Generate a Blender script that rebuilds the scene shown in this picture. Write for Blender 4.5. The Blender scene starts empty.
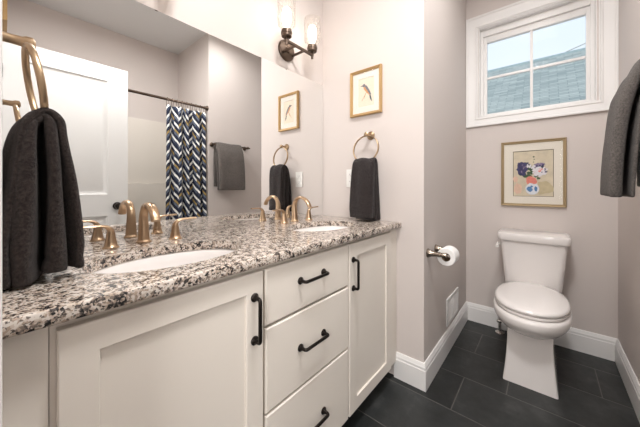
import bpy, bmesh, math, random
from mathutils import Vector, Matrix, noise

PI = math.pi
sc = bpy.context.scene
C = sc.collection

# ------------------------------------------------------------------ camera
FOCAL_PX, HORIZON, YAW = 268.21, 186.39, 0.873
cam_d = bpy.data.cameras.new('camera')
cam = bpy.data.objects.new('camera', cam_d)
C.objects.link(cam)
cam_d.sensor_fit = 'HORIZONTAL'
cam_d.sensor_width = 36.0
cam_d.lens = 36.0 * FOCAL_PX / 640.0
cam_d.shift_y = (HORIZON - 213.5) / 640.0
cam_d.clip_start = 0.01
cam.location = (0.0, -1.1916, 1.0815)
cam.rotation_euler = (PI / 2, 0, -YAW)
sc.camera = cam

# ------------------------------------------------------------------ colour management
sc.view_settings.view_transform = 'Standard'
sc.view_settings.look = 'None'
sc.view_settings.gamma = 1.0
sc.view_settings.use_curve_mapping = False
sc.view_settings.exposure = 0.44

# ------------------------------------------------------------------ sky
world = bpy.data.worlds.new('sky')
sc.world = world
world.use_nodes = True
wn, wl = world.node_tree.nodes, world.node_tree.links
wn.clear()
w_out = wn.new('ShaderNodeOutputWorld')
w_bg = wn.new('ShaderNodeBackground')
w_tc = wn.new('ShaderNodeTexCoord')
w_no = wn.new('ShaderNodeTexNoise')
w_no.inputs['Scale'].default_value = 3.0
w_no.inputs['Detail'].default_value = 4.0
w_rp = wn.new('ShaderNodeValToRGB')
w_rp.color_ramp.elements[0].position = 0.35
w_rp.color_ramp.elements[0].color = (0.78, 0.85, 1.0, 1)
w_rp.color_ramp.elements[1].position = 0.65
w_rp.color_ramp.elements[1].color = (0.88, 0.92, 1.0, 1)
wl.new(w_tc.outputs['Generated'], w_no.inputs['Vector'])
wl.new(w_no.outputs['Fac'], w_rp.inputs['Fac'])
wl.new(w_rp.outputs['Color'], w_bg.inputs['Color'])
w_bg.inputs['Strength'].default_value = 0.88
wl.new(w_bg.outputs['Background'], w_out.inputs['Surface'])


# ------------------------------------------------------------------ area lights
def area(name, loc, rot, sx, sy, power, color):
    l = bpy.data.lights.new(name, 'AREA')
    l.shape = 'RECTANGLE'
    l.size, l.size_y = sx, sy
    l.energy = power
    l.color = color
    o = bpy.data.objects.new(name, l)
    o.location, o.rotation_euler = loc, rot
    C.objects.link(o)
    return o


HALL_FILL_W, HALL_SIDE_FILL_W, CEIL_FILL_W, SCONCE_W = 20.0, 27.0, 22.0, 1.5
area('hall_fill_top', (-0.75, -1.1, 2.66), (0, 0, 0), 0.5, 1.2, HALL_FILL_W, (1.0, 0.99, 0.98))  # added fill from above the hall; no such lamp is known
area('hall_fill_side', (-1.30, -1.55, 1.45), (PI / 2, 0, -PI / 2 + 0.18), 0.9, 1.3, HALL_SIDE_FILL_W, (1.0, 0.99, 0.98))  # added fill from the hall side; the hall has no window
for lx, ly, k in ((0.55, -1.06, 1.0), (1.50, -1.14, 0.17)):
    area('room_fill_top', (lx, ly, 2.64), (0, 0, 0), 0.30, 0.30, CEIL_FILL_W * k, (1.0, 0.99, 0.98))  # unseen fill from overhead, added to brighten vanity and alcove

# ------------------------------------------------------------------ plan (metres)
XW = -0.016            # west wall face
W, DP = 1.4513, 0.6975  # vanity end wall, its depth
W2, D = 2.4516, 1.538  # window wall, towel wall
XS, YT = 1.412, -2.29   # tub end wall, tub back wall
H = 2.709
CT, CB = 0.88, 0.852    # counter top and underside


# ------------------------------------------------------------------ mesh helpers
def B():
    return bmesh.new()


def box(bm, x0, x1, y0, y1, z0, z1, bev=0.0, seg=2, mi=0):
    x0, x1 = min(x0, x1), max(x0, x1)
    y0, y1 = min(y0, y1), max(y0, y1)
    z0, z1 = min(z0, z1), max(z0, z1)
    r = bmesh.ops.create_cube(bm, size=1.0)
    vs = r['verts']
    for v in vs:
        v.co = Vector((x0 + (v.co.x + .5) * (x1 - x0), y0 + (v.co.y + .5) * (y1 - y0), z0 + (v.co.z + .5) * (z1 - z0)))
    fs = set()
    es = set()
    for v in vs:
        fs.update(v.link_faces)
        es.update(v.link_edges)
    for f in fs:
        f.material_index = mi
    if bev > 0:
        bmesh.ops.bevel(bm, geom=list(es), offset=bev, segments=seg, profile=0.7, affect='EDGES', clamp_overlap=True)
    return bm


def loft(bm, loops, cap0=True, cap1=True, closed=True, mi=0):
    rings = [[bm.verts.new(p) for p in L] for L in loops]
    n = len(rings[0])
    for a, b in zip(rings, rings[1:]):
        for i in range(n if closed else n - 1):
            j = (i + 1) % n
            try:
                f = bm.faces.new((a[i], a[j], b[j], b[i]))
                f.material_index = mi
            except ValueError:
                pass
    if cap0:
        bm.faces.new(rings[0][::-1]).material_index = mi
    if cap1:
        bm.faces.new(rings[-1]).material_index = mi
    return bm


def frame_of(t):
    t = t.normalized()
    up = Vector((0, 0, 1)) if abs(t.z) < 0.95 else Vector((1, 0, 0))
    a = t.cross(up).normalized()
    return a, a.cross(t).normalized()


def tube(bm, pts, r, seg=12, closed=False, flat=None, side=None, mi=0):
    """round tube along pts; r a number or one per point; flat = (a, b) per-point scale of the two axes"""
    pts = [Vector(p) for p in pts]
    n = len(pts)
    rr = r if isinstance(r, (list, tuple)) else [r] * n
    loops = []
    prev = None
    for i, p in enumerate(pts):
        if closed:
            t = pts[(i + 1) % n] - pts[i - 1]
        else:
            t = pts[min(i + 1, n - 1)] - pts[max(i - 1, 0)]
        t.normalize()
        if side is not None:
            a = Vector(side)
            a = (a - t * a.dot(t)).normalized()
            b = a.cross(t).normalized()
        elif prev is None:
            a, b = frame_of(t)
        else:
            a = (prev - t * prev.dot(t)).normalized()
            b = a.cross(t).normalized()
        prev = a
        fa, fb = flat[i] if isinstance(flat, list) else (flat or (1, 1))
        loops.append([p + a * math.cos(2 * PI * k / seg) * rr[i] * fa + b * math.sin(2 * PI * k / seg) * rr[i] * fb for k in range(seg)])
    if closed:
        loops.append(loops[0])
        rings = [[bm.verts.new(q) for q in L] for L in loops[:-1]]
        rings.append(rings[0])
        for a_, b_ in zip(rings, rings[1:]):
            for i in range(seg):
                j = (i + 1) % seg
                bm.faces.new((a_[i], a_[j], b_[j], b_[i])).material_index = mi
        return bm
    return loft(bm, loops, mi=mi)


def lathe(bm, prof, origin=(0, 0, 0), axis=(0, 0, 1), seg=24, cap0=True, cap1=True, mi=0, sx=1.0, sy=1.0):
    """prof = [(radius, height)...] turned about axis through origin"""
    o = Vector(origin)
    ax = Vector(axis).normalized()
    a, b = frame_of(ax)
    if abs(ax.z) > 0.95:
        a, b = Vector((1, 0, 0)), Vector((0, 1, 0))
    loops = [[o + ax * h + a * (math.cos(2 * PI * k / seg) * r * sx) + b * (math.sin(2 * PI * k / seg) * r * sy) for k in range(seg)] for r, h in prof]
    return loft(bm, loops, cap0, cap1, mi=mi)


def rnd(pts, rad, n=5):
    """round the inner corners of a polyline"""
    pts = [Vector(p) for p in pts]
    out = [pts[0]]
    for a, b, c in zip(pts, pts[1:], pts[2:]):
        d1, d2 = (a - b), (c - b)
        q = min(rad, d1.length * .49, d2.length * .49)
        p, r = b + d1.normalized() * q, b + d2.normalized() * q
        for i in range(n + 1):
            t = i / n
            out.append(p * (1 - t) ** 2 + b * 2 * t * (1 - t) + r * t * t)
    out.append(pts[-1])
    return out


def smooth_pts(pts, n=6):
    """Catmull-Rom through pts"""
    P = [Vector(p) for p in pts]
    P = [P[0] * 2 - P[1]] + P + [P[-1] * 2 - P[-2]]
    out = []
    for i in range(1, len(P) - 2):
        for k in range(n):
            t = k / n
            a, b, c, d = P[i - 1], P[i], P[i + 1], P[i + 2]
            out.append(.5 * ((2 * b) + (c - a) * t + (2 * a - 5 * b + 4 * c - d) * t * t + (3 * b - a - 3 * c + d) * t ** 3))
    out.append(P[-2])
    return out


def world_loc(o):
    v = Vector((0, 0, 0))
    while o is not None:
        v += o.location
        o = o.parent
    return v


def obj(name, bm, mat, parent=None, sharp=0.6, recalc=True):
    """one mesh object from a bmesh in world coordinates (before any root turn)"""
    if recalc:
        bmesh.ops.recalc_face_normals(bm, faces=bm.faces)
    if parent is not None:
        bmesh.ops.translate(bm, vec=-world_loc(parent), verts=bm.verts)
    for f in bm.faces:
        f.smooth = True
    for e in bm.edges:
        if len(e.link_faces) == 2 and e.calc_face_angle(0) > sharp:
            e.smooth = False
    me = bpy.data.meshes.new(name)
    bm.to_mesh(me)
    bm.free()
    for m in (mat if isinstance(mat, (list, tuple)) else [mat]):
        me.materials.append(m)
    o = bpy.data.objects.new(name, me)
    C.objects.link(o)
    if parent is not None:
        o.parent = parent
    return o


def thing(name, label, cat, loc, rotz=0.0, group=None):
    o = bpy.data.objects.new(name, None)
    o.empty_display_size = 0.05
    C.objects.link(o)
    o.location = loc
    o.rotation_euler = (0, 0, rotz)
    o['label'], o['category'] = label, cat
    if group:
        o['group'] = group
    return o


def tag(o, label, cat, group=None):
    o['label'], o['category'] = label, cat
    if group:
        o['group'] = group
    return o


def dup(root, loc, rotz, label, group=None):
    r = root.copy()
    C.objects.link(r)
    r.location, r.rotation_euler = loc, (0, 0, rotz)
    r['label'] = label
    if group:
        r['group'] = group
    for ch in list(root.children):
        c = ch.copy()
        C.objects.link(c)
        c.parent = r
        for g in list(ch.children):
            d = g.copy()
            C.objects.link(d)
            d.parent = c
    return r


def struct(name, bm, mat, parent=None, **k):
    o = obj(name, bm, mat, parent, **k)
    if parent is None:
        o['kind'] = 'structure'
    return o


# ------------------------------------------------------------------ materials
def lin(r, g, b):
    f = lambda c: c / 12.92 if c <= .04045 else ((c + .055) / 1.055) ** 2.4
    return (f(r / 255), f(g / 255), f(b / 255), 1)


class N:
    """small node-graph writer"""

    def __init__(s, name):
        s.m = bpy.data.materials.new(name)
        s.m.use_nodes = True
        s.t = s.m.node_tree
        s.n, s.l = s.t.nodes, s.t.links
        s.n.clear()
        s.out = s.n.new('ShaderNodeOutputMaterial')

    def new(s, kind, **kw):
        x = s.n.new('ShaderNode' + kind)
        for k, v in kw.items():
            setattr(x, k, v)
        return x

    def put(s, sock, v):
        if hasattr(v, 'node'):
            s.l.new(v, sock)
        else:
            sock.default_value = v

    def math(s, op, a, b=None, c=None):
        x = s.new('Math', operation=op)
        s.put(x.inputs[0], a)
        if b is not None:
            s.put(x.inputs[1], b)
        if c is not None:
            s.put(x.inputs[2], c)
        return x.outputs[0]

    def noise(s, vec, scale, detail=3.0, rough=0.5, out='Fac'):
        x = s.new('TexNoise')
        if vec is not None:
            s.put(x.inputs['Vector'], vec)
        x.inputs['Scale'].default_value = scale
        x.inputs['Detail'].default_value = detail
        x.inputs['Roughness'].default_value = rough
        return x.outputs[out]

    def ramp(s, fac, stops, interp='LINEAR'):
        x = s.new('ValToRGB')
        cr = x.color_ramp
        cr.interpolation = interp
        while len(cr.elements) < len(stops):
            cr.elements.new(0.5)
        for e, (p, c) in zip(cr.elements, stops):
            e.position, e.color = p, c
        s.put(x.inputs['Fac'], fac)
        return x.outputs['Color']

    def mix(s, fac, a, b, blend='MIX'):
        x = s.new('Mix', data_type='RGBA', blend_type=blend)
        s.put(x.inputs[0], fac)
        s.put(x.inputs[6], a)
        s.put(x.inputs[7], b)
        return x.outputs[2]

    def obj_co(s):
        return s.new('TexCoord').outputs['Object']

    def bump(s, h, strength=0.2, dist=0.01):
        x = s.new('Bump')
        x.inputs['Strength'].default_value = strength
        x.inputs['Distance'].default_value = dist
        s.put(x.inputs['Height'], h)
        return x.outputs['Normal']

    def bsdf(s, color, rough=0.5, metal=0.0, normal=None, spec=None, coat=0.0, sheen=0.0):
        p = s.new('BsdfPrincipled')
        s.put(p.inputs['Base Color'], color)
        s.put(p.inputs['Roughness'], rough)
        p.inputs['Metallic'].default_value = metal
        if spec is not None:
            p.inputs['Specular IOR Level'].default_value = spec
        if coat:
            p.inputs['Coat Weight'].default_value = coat
        if sheen:
            p.inputs['Sheen Weight'].default_value = sheen
            p.inputs['Sheen Roughness'].default_value = 0.5
        if normal is not None:
            s.l.new(normal, p.inputs['Normal'])
        s.l.new(p.outputs[0], s.out.inputs['Surface'])
        return p


def paint(name, col, rough=0.6, bump=0.03, scale=220.0, spec=0.4, var=0.02):
    g = N(name)
    co = g.obj_co()
    n = g.noise(co, scale, 3)
    big = g.noise(co, 1.7, 2)
    dark = tuple(c * (1 - var) for c in col[:3]) + (1,)
    c = g.mix(big, dark, col)
    g.bsdf(c, rough, 0, g.bump(n, bump, 0.002), spec)
    return g.m


def metal(name, col, rough=0.3, var=0.08, metalness=1.0, brush=False):
    g = N(name)
    co = g.obj_co()
    n = g.noise(co, 60, 3)
    r = g.math('MULTIPLY_ADD', n, var * 2, rough - var)
    g.bsdf(col, r, metalness)
    return g.m


M = {}
M['wall'] = paint('greige_wall_paint', lin(213, 204, 199), 0.75, 0.04)
M['ceiling'] = paint('ceiling_paint', lin(226, 226, 226), 0.85, 0.04)
M['trim'] = paint('white_trim_paint', lin(236, 234, 232), 0.35, 0.01)
M['door'] = paint('white_door_paint', lin(214, 213, 211), 0.4, 0.01)
M['cabinet'] = paint('cream_cabinet_paint', lin(232, 224, 214), 0.38, 0.012)
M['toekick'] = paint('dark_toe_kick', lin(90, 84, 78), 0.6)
M['ceramic'] = paint('white_porcelain', lin(238, 233, 230), 0.08, 0.0, spec=0.6, var=0.0)
M['plastic'] = paint('white_plastic', lin(236, 234, 230), 0.3, 0.0)
M['fibreglass'] = paint('tub_fibreglass', lin(226, 219, 210), 0.22, 0.01)
M['brass'] = metal('champagne_bronze', lin(184, 157, 129), 0.31)
M['dull_brass'] = metal('aged_brass', lin(176, 152, 124), 0.32)
M['bronze'] = metal('oil_rubbed_bronze', lin(96, 82, 72), 0.36, metalness=0.9)
M['black_iron'] = metal('black_iron', lin(42, 37, 34), 0.32, metalness=0.8)
M['nickel'] = metal('dark_brushed_nickel', lin(150, 138, 126), 0.28)
M['chrome'] = metal('chrome', lin(215, 210, 206), 0.12, 0.03)
M['gold'] = metal('gilt_wood', lin(194, 162, 114), 0.52, metalness=0.55)
M['gold_dark'] = metal('antique_gilt_wood', lin(172, 152, 118), 0.58, metalness=0.5)
M['paper'] = paint('toilet_paper', lin(244, 242, 240), 0.95, 0.15, 300)
M['mat'] = paint('cream_mat_board', lin(238, 231, 222), 0.9, 0.03)
M['mat_white'] = paint('ivory_mat_board', lin(238, 231, 218), 0.9, 0.03)
M['card'] = paint('cardboard_core', lin(120, 96, 74), 0.9)
M['dark'] = paint('dark_cavity', lin(40, 38, 36), 0.9)


def flat_ink(name, col, scale=60, var=0.25):
    g = N(name)
    n = g.noise(g.obj_co(), scale, 3, 0.6)
    a = lin(*col)
    b = tuple(min(1, c * (1 + var)) for c in a[:3]) + (1,)
    d = tuple(c * (1 - var) for c in a[:3]) + (1,)
    g.bsdf(g.mix(n, d, b), 0.85)
    return g.m


def mirror_mat():
    g = N('silvered_mirror')
    g.bsdf((0.90, 0.905, 0.90, 1), 0.0, 1.0)
    return g.m


M['mirror'] = mirror_mat()


def thin_glass(name, tint=(1, 1, 1, 1), refl=1.0):
    g = N(name)
    tr = g.new('BsdfTransparent')
    tr.inputs[0].default_value = tint
    gl = g.new('BsdfGlossy')
    gl.inputs['Roughness'].default_value = 0.02
    fr = g.new('Fresnel')
    fr.inputs['IOR'].default_value = 1.45
    mx = g.new('MixShader')
    g.put(mx.inputs[0], g.math('MULTIPLY', fr.outputs[0], refl))
    g.l.new(tr.outputs[0], mx.inputs[1])
    g.l.new(gl.outputs[0], mx.inputs[2])
    g.l.new(mx.outputs[0], g.out.inputs['Surface'])
    return g.m


M['glass'] = thin_glass('window_glass', (0.96, 0.98, 0.97, 1), 0.03)
def hazy_glass():
    g = N('clear_glass_glare_haze')
    tr = g.new('BsdfTransparent')
    tr.inputs[0].default_value = (0.93, 0.92, 0.91, 1)
    tl = g.new('BsdfTranslucent')
    tl.inputs[0].default_value = (0.95, 0.93, 0.90, 1)
    mx = g.new('MixShader')
    mx.inputs[0].default_value = 0.05  # white haze mixed into clear glass to imitate the bulb's glare
    g.l.new(tr.outputs[0], mx.inputs[1])
    g.l.new(tl.outputs[0], mx.inputs[2])
    gl = g.new('BsdfGlossy')
    gl.inputs['Roughness'].default_value = 0.05
    fr = g.new('LayerWeight')
    fr.inputs[0].default_value = 0.12
    m2 = g.new('MixShader')
    g.put(m2.inputs[0], g.math('MULTIPLY', fr.outputs['Fresnel'], 0.35))
    g.l.new(mx.outputs[0], m2.inputs[1])
    g.l.new(gl.outputs[0], m2.inputs[2])
    g.l.new(m2.outputs[0], g.out.inputs['Surface'])
    return g.m


M['shade_glass'] = hazy_glass()
M['picture_glass'] = thin_glass('picture_glass', (0.98, 0.98, 0.98, 1), 0.04)


def glow(name, col, strength):
    g = N(name)
    e = g.new('Emission')
    e.inputs[0].default_value = col
    e.inputs[1].default_value = strength
    g.l.new(e.outputs[0], g.out.inputs['Surface'])
    return g.m


M['bulb'] = glow('lit_bulb', (1.0, 0.90, 0.78, 1), 6.0)
M['fill_diffuser'] = glow('fill_diffuser_glow', (1.0, 0.95, 0.9, 1), 4.0)  # glowing face of the added ceiling lights


def granite():
    g = N('speckled_granite')
    co = g.obj_co()
    warp = g.noise(co, 85, 2, 0.5, 'Color')
    v = g.new('VectorMath', operation='MULTIPLY_ADD')
    g.put(v.inputs[0], warp)
    v.inputs[1].default_value = (0.006, 0.006, 0.006)
    g.put(v.inputs[2], co)
    vo = g.new('TexVoronoi')
    vo.inputs['Scale'].default_value = 232
    g.put(vo.inputs['Vector'], v.outputs[0])
    sep = g.new('SeparateColor')
    g.put(sep.inputs[0], vo.outputs['Color'])
    clump = g.noise(co, 50, 2, 0.5)
    f = g.math('ADD', g.math('MULTIPLY', sep.outputs[0], 0.62), g.math('MULTIPLY_ADD', clump, 1.5, -0.525))
    base = g.ramp(f, [(0.0, lin(216, 207, 198)), (0.34, lin(198, 184, 171)), (0.53, lin(170, 152, 137)), (0.64, lin(128, 115, 106)),
                      (0.73, lin(88, 81, 78)), (0.81, lin(42, 41, 41))], 'CONSTANT')
    v2 = g.new('TexVoronoi')
    v2.inputs['Scale'].default_value = 330
    g.put(v2.inputs['Vector'], v.outputs[0])
    s2 = g.new('SeparateColor')
    g.put(s2.inputs[0], v2.outputs['Color'])
    fl = g.ramp(s2.outputs[1], [(0.0, (0, 0, 0, 1)), (0.90, (1, 1, 1, 1))], 'CONSTANT')
    col = g.mix(g.math('MULTIPLY', fl, 0.75), base, lin(70, 62, 58))
    g.bsdf(col, 0.12, 0, None, 0.55)
    return g.m


M['granite'] = granite()


def slate():
    """charcoal slate tiles: rows 0.288 m wide along x, tiles 0.576 m long, alternate rows shifted"""
    g = N('charcoal_slate_tile')
    co = g.obj_co()
    s = g.new('SeparateXYZ')
    g.put(s.inputs[0], co)
    rx = g.math('DIVIDE', g.math('ADD', s.outputs[0], -1.115 + 2.88), 0.288)
    row = g.math('FLOOR', rx)
    fx = g.math('FRACT', rx)
    odd = g.math('MODULO', row, 2.0)
    yy = g.math('ADD', s.outputs[1], 0.842 + 5.76)
    ry = g.math('DIVIDE', g.math('ADD', yy, g.math('MULTIPLY', odd, 0.0)), 0.576)
    ry = g.math('ADD', ry, g.math('MULTIPLY', g.math('SUBTRACT', 1.0, odd), 0.34))
    col_i = g.math('FLOOR', ry)
    fy = g.math('FRACT', ry)
    ex = g.math('MULTIPLY', g.math('MINIMUM', fx, g.math('SUBTRACT', 1.0, fx)), 0.288)
    ey = g.math('MULTIPLY', g.math('MINIMUM', fy, g.math('SUBTRACT', 1.0, fy)), 0.576)
    e = g.math('MINIMUM', ex, ey)
    grout = g.math('LESS_THAN', e, 0.0022)
    cmb = g.new('CombineXYZ')
    g.put(cmb.inputs[0], row)
    g.put(cmb.inputs[1], col_i)
    wn_ = g.new('TexWhiteNoise', noise_dimensions='3D')
    g.put(wn_.inputs['Vector'], cmb.outputs[0])
    n = g.noise(co, 7, 6, 0.65)
    n2 = g.noise(co, 26, 5, 0.6)
    base = g.ramp(n, [(0.25, lin(26, 28, 28)), (0.55, lin(42, 44, 44)), (0.8, lin(68, 69, 68))])
    tone = g.math('MULTIPLY_ADD', wn_.outputs['Value'], 0.45, 0.75)
    hsv = g.new('HueSaturation')
    g.put(hsv.inputs['Value'], tone)
    g.put(hsv.inputs['Color'], base)
    col = g.mix(grout, hsv.outputs[0], lin(84, 82, 79))
    h = g.math('ADD', g.math('MULTIPLY', n2, 0.5), g.math('MULTIPLY', g.math('MINIMUM', e, 0.006), 120.0))
    g.bsdf(col, g.math('MULTIPLY_ADD', n2, 0.25, 0.30), 0, g.bump(h, 0.35, 0.003), 0.45)
    return g.m


M['slate'] = slate()


def terry(name, col, light):
    g = N(name)
    co = g.obj_co()
    n = g.noise(co, 170, 5, 0.8)
    n2 = g.noise(co, 22, 3, 0.6)
    c = g.ramp(n, [(0.32, lin(*col)), (0.70, lin(*light))])
    c = g.mix(g.math('MULTIPLY', n2, 0.35), c, lin(*col))
    g.bsdf(c, 1.0, 0, g.bump(n, 1.0, 0.006), 0.1, sheen=0.12)
    return g.m


M['towel_black'] = terry('black_terry', (24, 20, 20), (74, 67, 66))
M['towel_brown'] = terry('espresso_terry', (20, 15, 14), (80, 69, 65))
M['towel_grey'] = terry('grey_terry', (70, 66, 63), (138, 130, 125))


def curtain_mat():
    """interlaced slanting bars: navy ground with white, slate-blue and gold stripes"""
    g = N('woven_chevron_curtain')
    uv = g.new('UVMap').outputs[0]
    s = g.new('SeparateXYZ')
    g.put(s.inputs[0], uv)
    cw = 0.105
    cu = g.math('DIVIDE', s.outputs[0], cw)
    ci = g.math('FLOOR', cu)
    cf = g.math('FRACT', cu)
    sign = g.math('MULTIPLY_ADD', g.math('MODULO', ci, 2.0), 2.0, -1.0)
    t = g.math('ADD', s.outputs[1], g.math('MULTIPLY', g.math('MULTIPLY', cf, sign), 0.105))
    st = g.math('DIVIDE', t, 0.031)
    si = g.math('FLOOR', st)
    # pattern repeats every 9 stripes in a column; the columns are shifted against each other
    k = g.math('FLOORED_MODULO', g.math('ADD', g.math('ADD', si, g.math('MULTIPLY', ci, 4.0)), g.math('MULTIPLY', g.math('FLOOR', g.math('MULTIPLY', cf, 2.0)), 3.0)), 11.0)
    kk = g.math('DIVIDE', g.math('ADD', k, 0.5), 11.0)
    navy, white, slate_, gold, mid = lin(36, 42, 60), lin(236, 236, 232), lin(98, 106, 122), lin(158, 134, 84), lin(60, 67, 86)
    seq = [white, navy, mid, white, navy, slate_, gold, navy, white, navy, slate_]
    col = g.ramp(kk, [(i / 11.0, c) for i, c in enumerate(seq)], 'CONSTANT')
    gap = g.math('LESS_THAN', g.math('FRACT', st), 0.16)
    col = g.mix(gap, col, lin(28, 34, 54))
    g.bsdf(col, 0.85, 0, g.bump(g.noise(uv, 900, 2), 0.15, 0.001), 0.2)
    return g.m


M['curtain'] = curtain_mat()


def shingles():
    g = N('teal_grey_shingles')
    uv = g.new('UVMap').outputs[0]
    br = g.new('TexBrick')
    g.put(br.inputs['Vector'], uv)
    br.offset = 0.5
    br.inputs['Color1'].default_value = lin(160, 170, 168)
    br.inputs['Color2'].default_value = lin(208, 214, 208)
    br.inputs['Mortar'].default_value = lin(122, 136, 137)
    br.inputs['Scale'].default_value = 1.0
    br.inputs['Mortar Size'].default_value = 0.005
    br.inputs['Mortar Smooth'].default_value = 0.3
    br.inputs['Bias'].default_value = 0.0
    br.inputs['Brick Width'].default_value = 0.26
    br.inputs['Row Height'].default_value = 0.066
    n = g.noise(uv, 9, 4, 0.7)
    col = g.mix(g.math('MULTIPLY', n, 0.5), br.outputs['Color'], lin(178, 190, 187))
    g.bsdf(col, 0.9, 0, g.bump(br.outputs['Fac'], 0.4, 0.01))
    return g.m


M['shingles'] = shingles()

# ================================================================== THE SHELL
OUT = 0.12


def slab(name, dims, mat):
    return struct(name, box(B(), *dims), mat)


slab('floor', (-1.45, W2 + OUT, YT - OUT, 0.62, -0.12, 0.0), M['slate'])
slab('ceiling', (-1.45, W2 + OUT, YT - OUT, 0.62, H, H + 0.12), M['ceiling'])
slab('wall_north', (XW - 0.115, W, 0.0, OUT, 0, H), M['wall'])                      # behind the mirror
slab('wall_partition', (W, W2 + 0.02, -DP, OUT, 0, H), M['wall'])                   # end of the vanity / side of the toilet alcove
slab('wall_south', (XS, W2 + OUT, YT - OUT, -D, 0, H), M['wall'])                   # behind the grey bath towel
slab('wall_shower', (XW - 0.115, XS, YT - OUT, YT, 0, H), M['wall'])
# window wall with its opening
WY0, WY1, WZ0, WZ1 = -1.447, -0.787, 1.628, 2.335
wb = B()
box(wb, W2, W2 + OUT, -D, -DP, 0, WZ0)
box(wb, W2, W2 + OUT, -D, -DP, WZ1, H)
box(wb, W2, W2 + OUT, -D, WY0, WZ0, WZ1)
box(wb, W2, W2 + OUT, WY1, -DP, WZ0, WZ1)
struct('wall_east', wb, M['wall'])
# west wall with the doorway the picture was taken from
DY0, DY1, DH = -1.462, -0.752, 2.045
wb = B()
box(wb, XW - 0.115, XW, DY1, 0.0, 0, H)
box(wb, XW - 0.115, XW, YT, DY0, 0, H)
box(wb, XW - 0.115, XW, DY0, DY1, DH, H)
struct('wall_west', wb, M['wall'])
# hallway outside the doorway
wb = B()
box(wb, -1.45, -1.33, YT - OUT, 0.62, 0, H)
box(wb, -1.33, XW - 0.115, 0.5, 0.62, 0, H)
box(wb, -1.33, XW - 0.115, YT - OUT, YT, 0, H)
box(wb, XW - 0.115, XW - 0.005, OUT, 0.5, 0, H)
struct('wall_hallway', wb, M['wall'])

# baseboards: profile (offset from wall, height)
BP = [(0.0, 0.0), (0.015, 0.0), (0.015, 0.104), (0.0125, 0.109), (0.0125, 0.121), (0.0095, 0.127), (0.0075, 0.136), (0.0045, 0.1409), (0.0, 0.1409)]


def baseboard(name, path, mat=None, prof=BP):
    """path of plan points; the room lies to the left of its direction; mitred"""
    P = [Vector((p[0], p[1])) for p in path]
    loops = []
    for i, p in enumerate(P):
        dirs = []
        if i > 0:
            dirs.append((P[i] - P[i - 1]).normalized())
        if i < len(P) - 1:
            dirs.append((P[i + 1] - P[i]).normalized())
        ns = [Vector((-d.y, d.x)) for d in dirs]
        if len(ns) == 1:
            m = ns[0]
        else:
            m = (ns[0] + ns[1]) / (1 + ns[0].dot(ns[1]))
        loops.append([Vector((p.x + m.x * o, p.y + m.y * o, z)) for o, z in prof])
    return struct(name, loft(B(), loops), mat or M['trim'], sharp=0.35)


baseboard('baseboard_partition', [(W2, -DP), (W, -DP), (W, -0.535)])
baseboard('baseboard_east', [(W2, -D + 0.0), (W2, -DP)])
baseboard('baseboard_south', [(XS, -D), (W2, -D)])
baseboard('baseboard_west', [(XW, -0.69), (XW, -0.60)][::-1])

# door casing and jamb in the west wall
cb = B()
for y0, y1 in ((DY1, DY1 + 0.062), (DY0 - 0.062, DY0)):
    box(cb, XW, 0.0015, y0, y1, 0, DH + 0.062, 0.003)
box(cb, XW, 0.0015, DY0, DY1, DH, DH + 0.062, 0.003)
struct('trim_1', cb, M['trim'])
jb = B()
box(jb, XW - 0.118, XW, DY1 - 0.018, DY1, 0, DH)
box(jb, XW - 0.118, XW, DY0, DY0 + 0.006, 0, DH)
box(jb, XW - 0.118, XW, DY0, DY1, DH - 0.018, DH)
struct('trim_2', jb, M['trim'])


# ------------------------------------------------------------------ door (seen in the mirror)
def rect_frame(bm, x0, x1, z0, z1, w, y0, y1):
    pass


door = bpy.data.objects.new('door_1', None)
C.objects.link(door)
door.location = (0.006, -1.478, 0.008)
door['kind'] = 'structure'
LX0, LX1, LZ0, LZ1 = 0.006, 0.678, 0.012, 2.030
LY0, LY1 = -1.497, -1.461


def panelled(bm, x0, x1, z0, z1, yf, yb, panels, depth=0.009, inner=0.004, bw=0.022, rim=0.03):
    """slab whose +y face (yf) carries sunk moulded panels"""
    xs = sorted({x0, x1, *[p[0] for p in panels], *[p[1] for p in panels]})
    zs = sorted({z0, z1, *[p[2] for p in panels], *[p[3] for p in panels]})
    sgn = 1 if yf > yb else -1
    for a, b in zip(xs, xs[1:]):
        for c, d in zip(zs, zs[1:]):
            if any(p[0] <= a and b <= p[1] and p[2] <= c and d <= p[3] for p in panels):
                continue
            bm.faces.new([bm.verts.new(q) for q in ((a, yf, c), (b, yf, c), (b, yf, d), (a, yf, d))])
    for (a, b, c, d) in panels:
        R = []
        for ins, dep in ((0, 0), (0.004, depth * .5), (bw, depth), (bw + 0.006, depth), (bw + rim, inner), ):
            R.append([(a + ins, yf - sgn * dep, c + ins), (b - ins, yf - sgn * dep, c + ins), (b - ins, yf - sgn * dep, d - ins), (a + ins, yf - sgn * dep, d - ins)])
        loft(bm, R, cap0=False, cap1=True)
    L = [[(x0, yf, z0), (x1, yf, z0), (x1, yf, z1), (x0, yf, z1)], [(x0, yb, z0), (x1, yb, z0), (x1, yb, z1), (x0, yb, z1)]]
    loft(bm, L, cap0=False, cap1=True)
    bmesh.ops.remove_doubles(bm, verts=bm.verts, dist=1e-5)
    return bm


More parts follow.
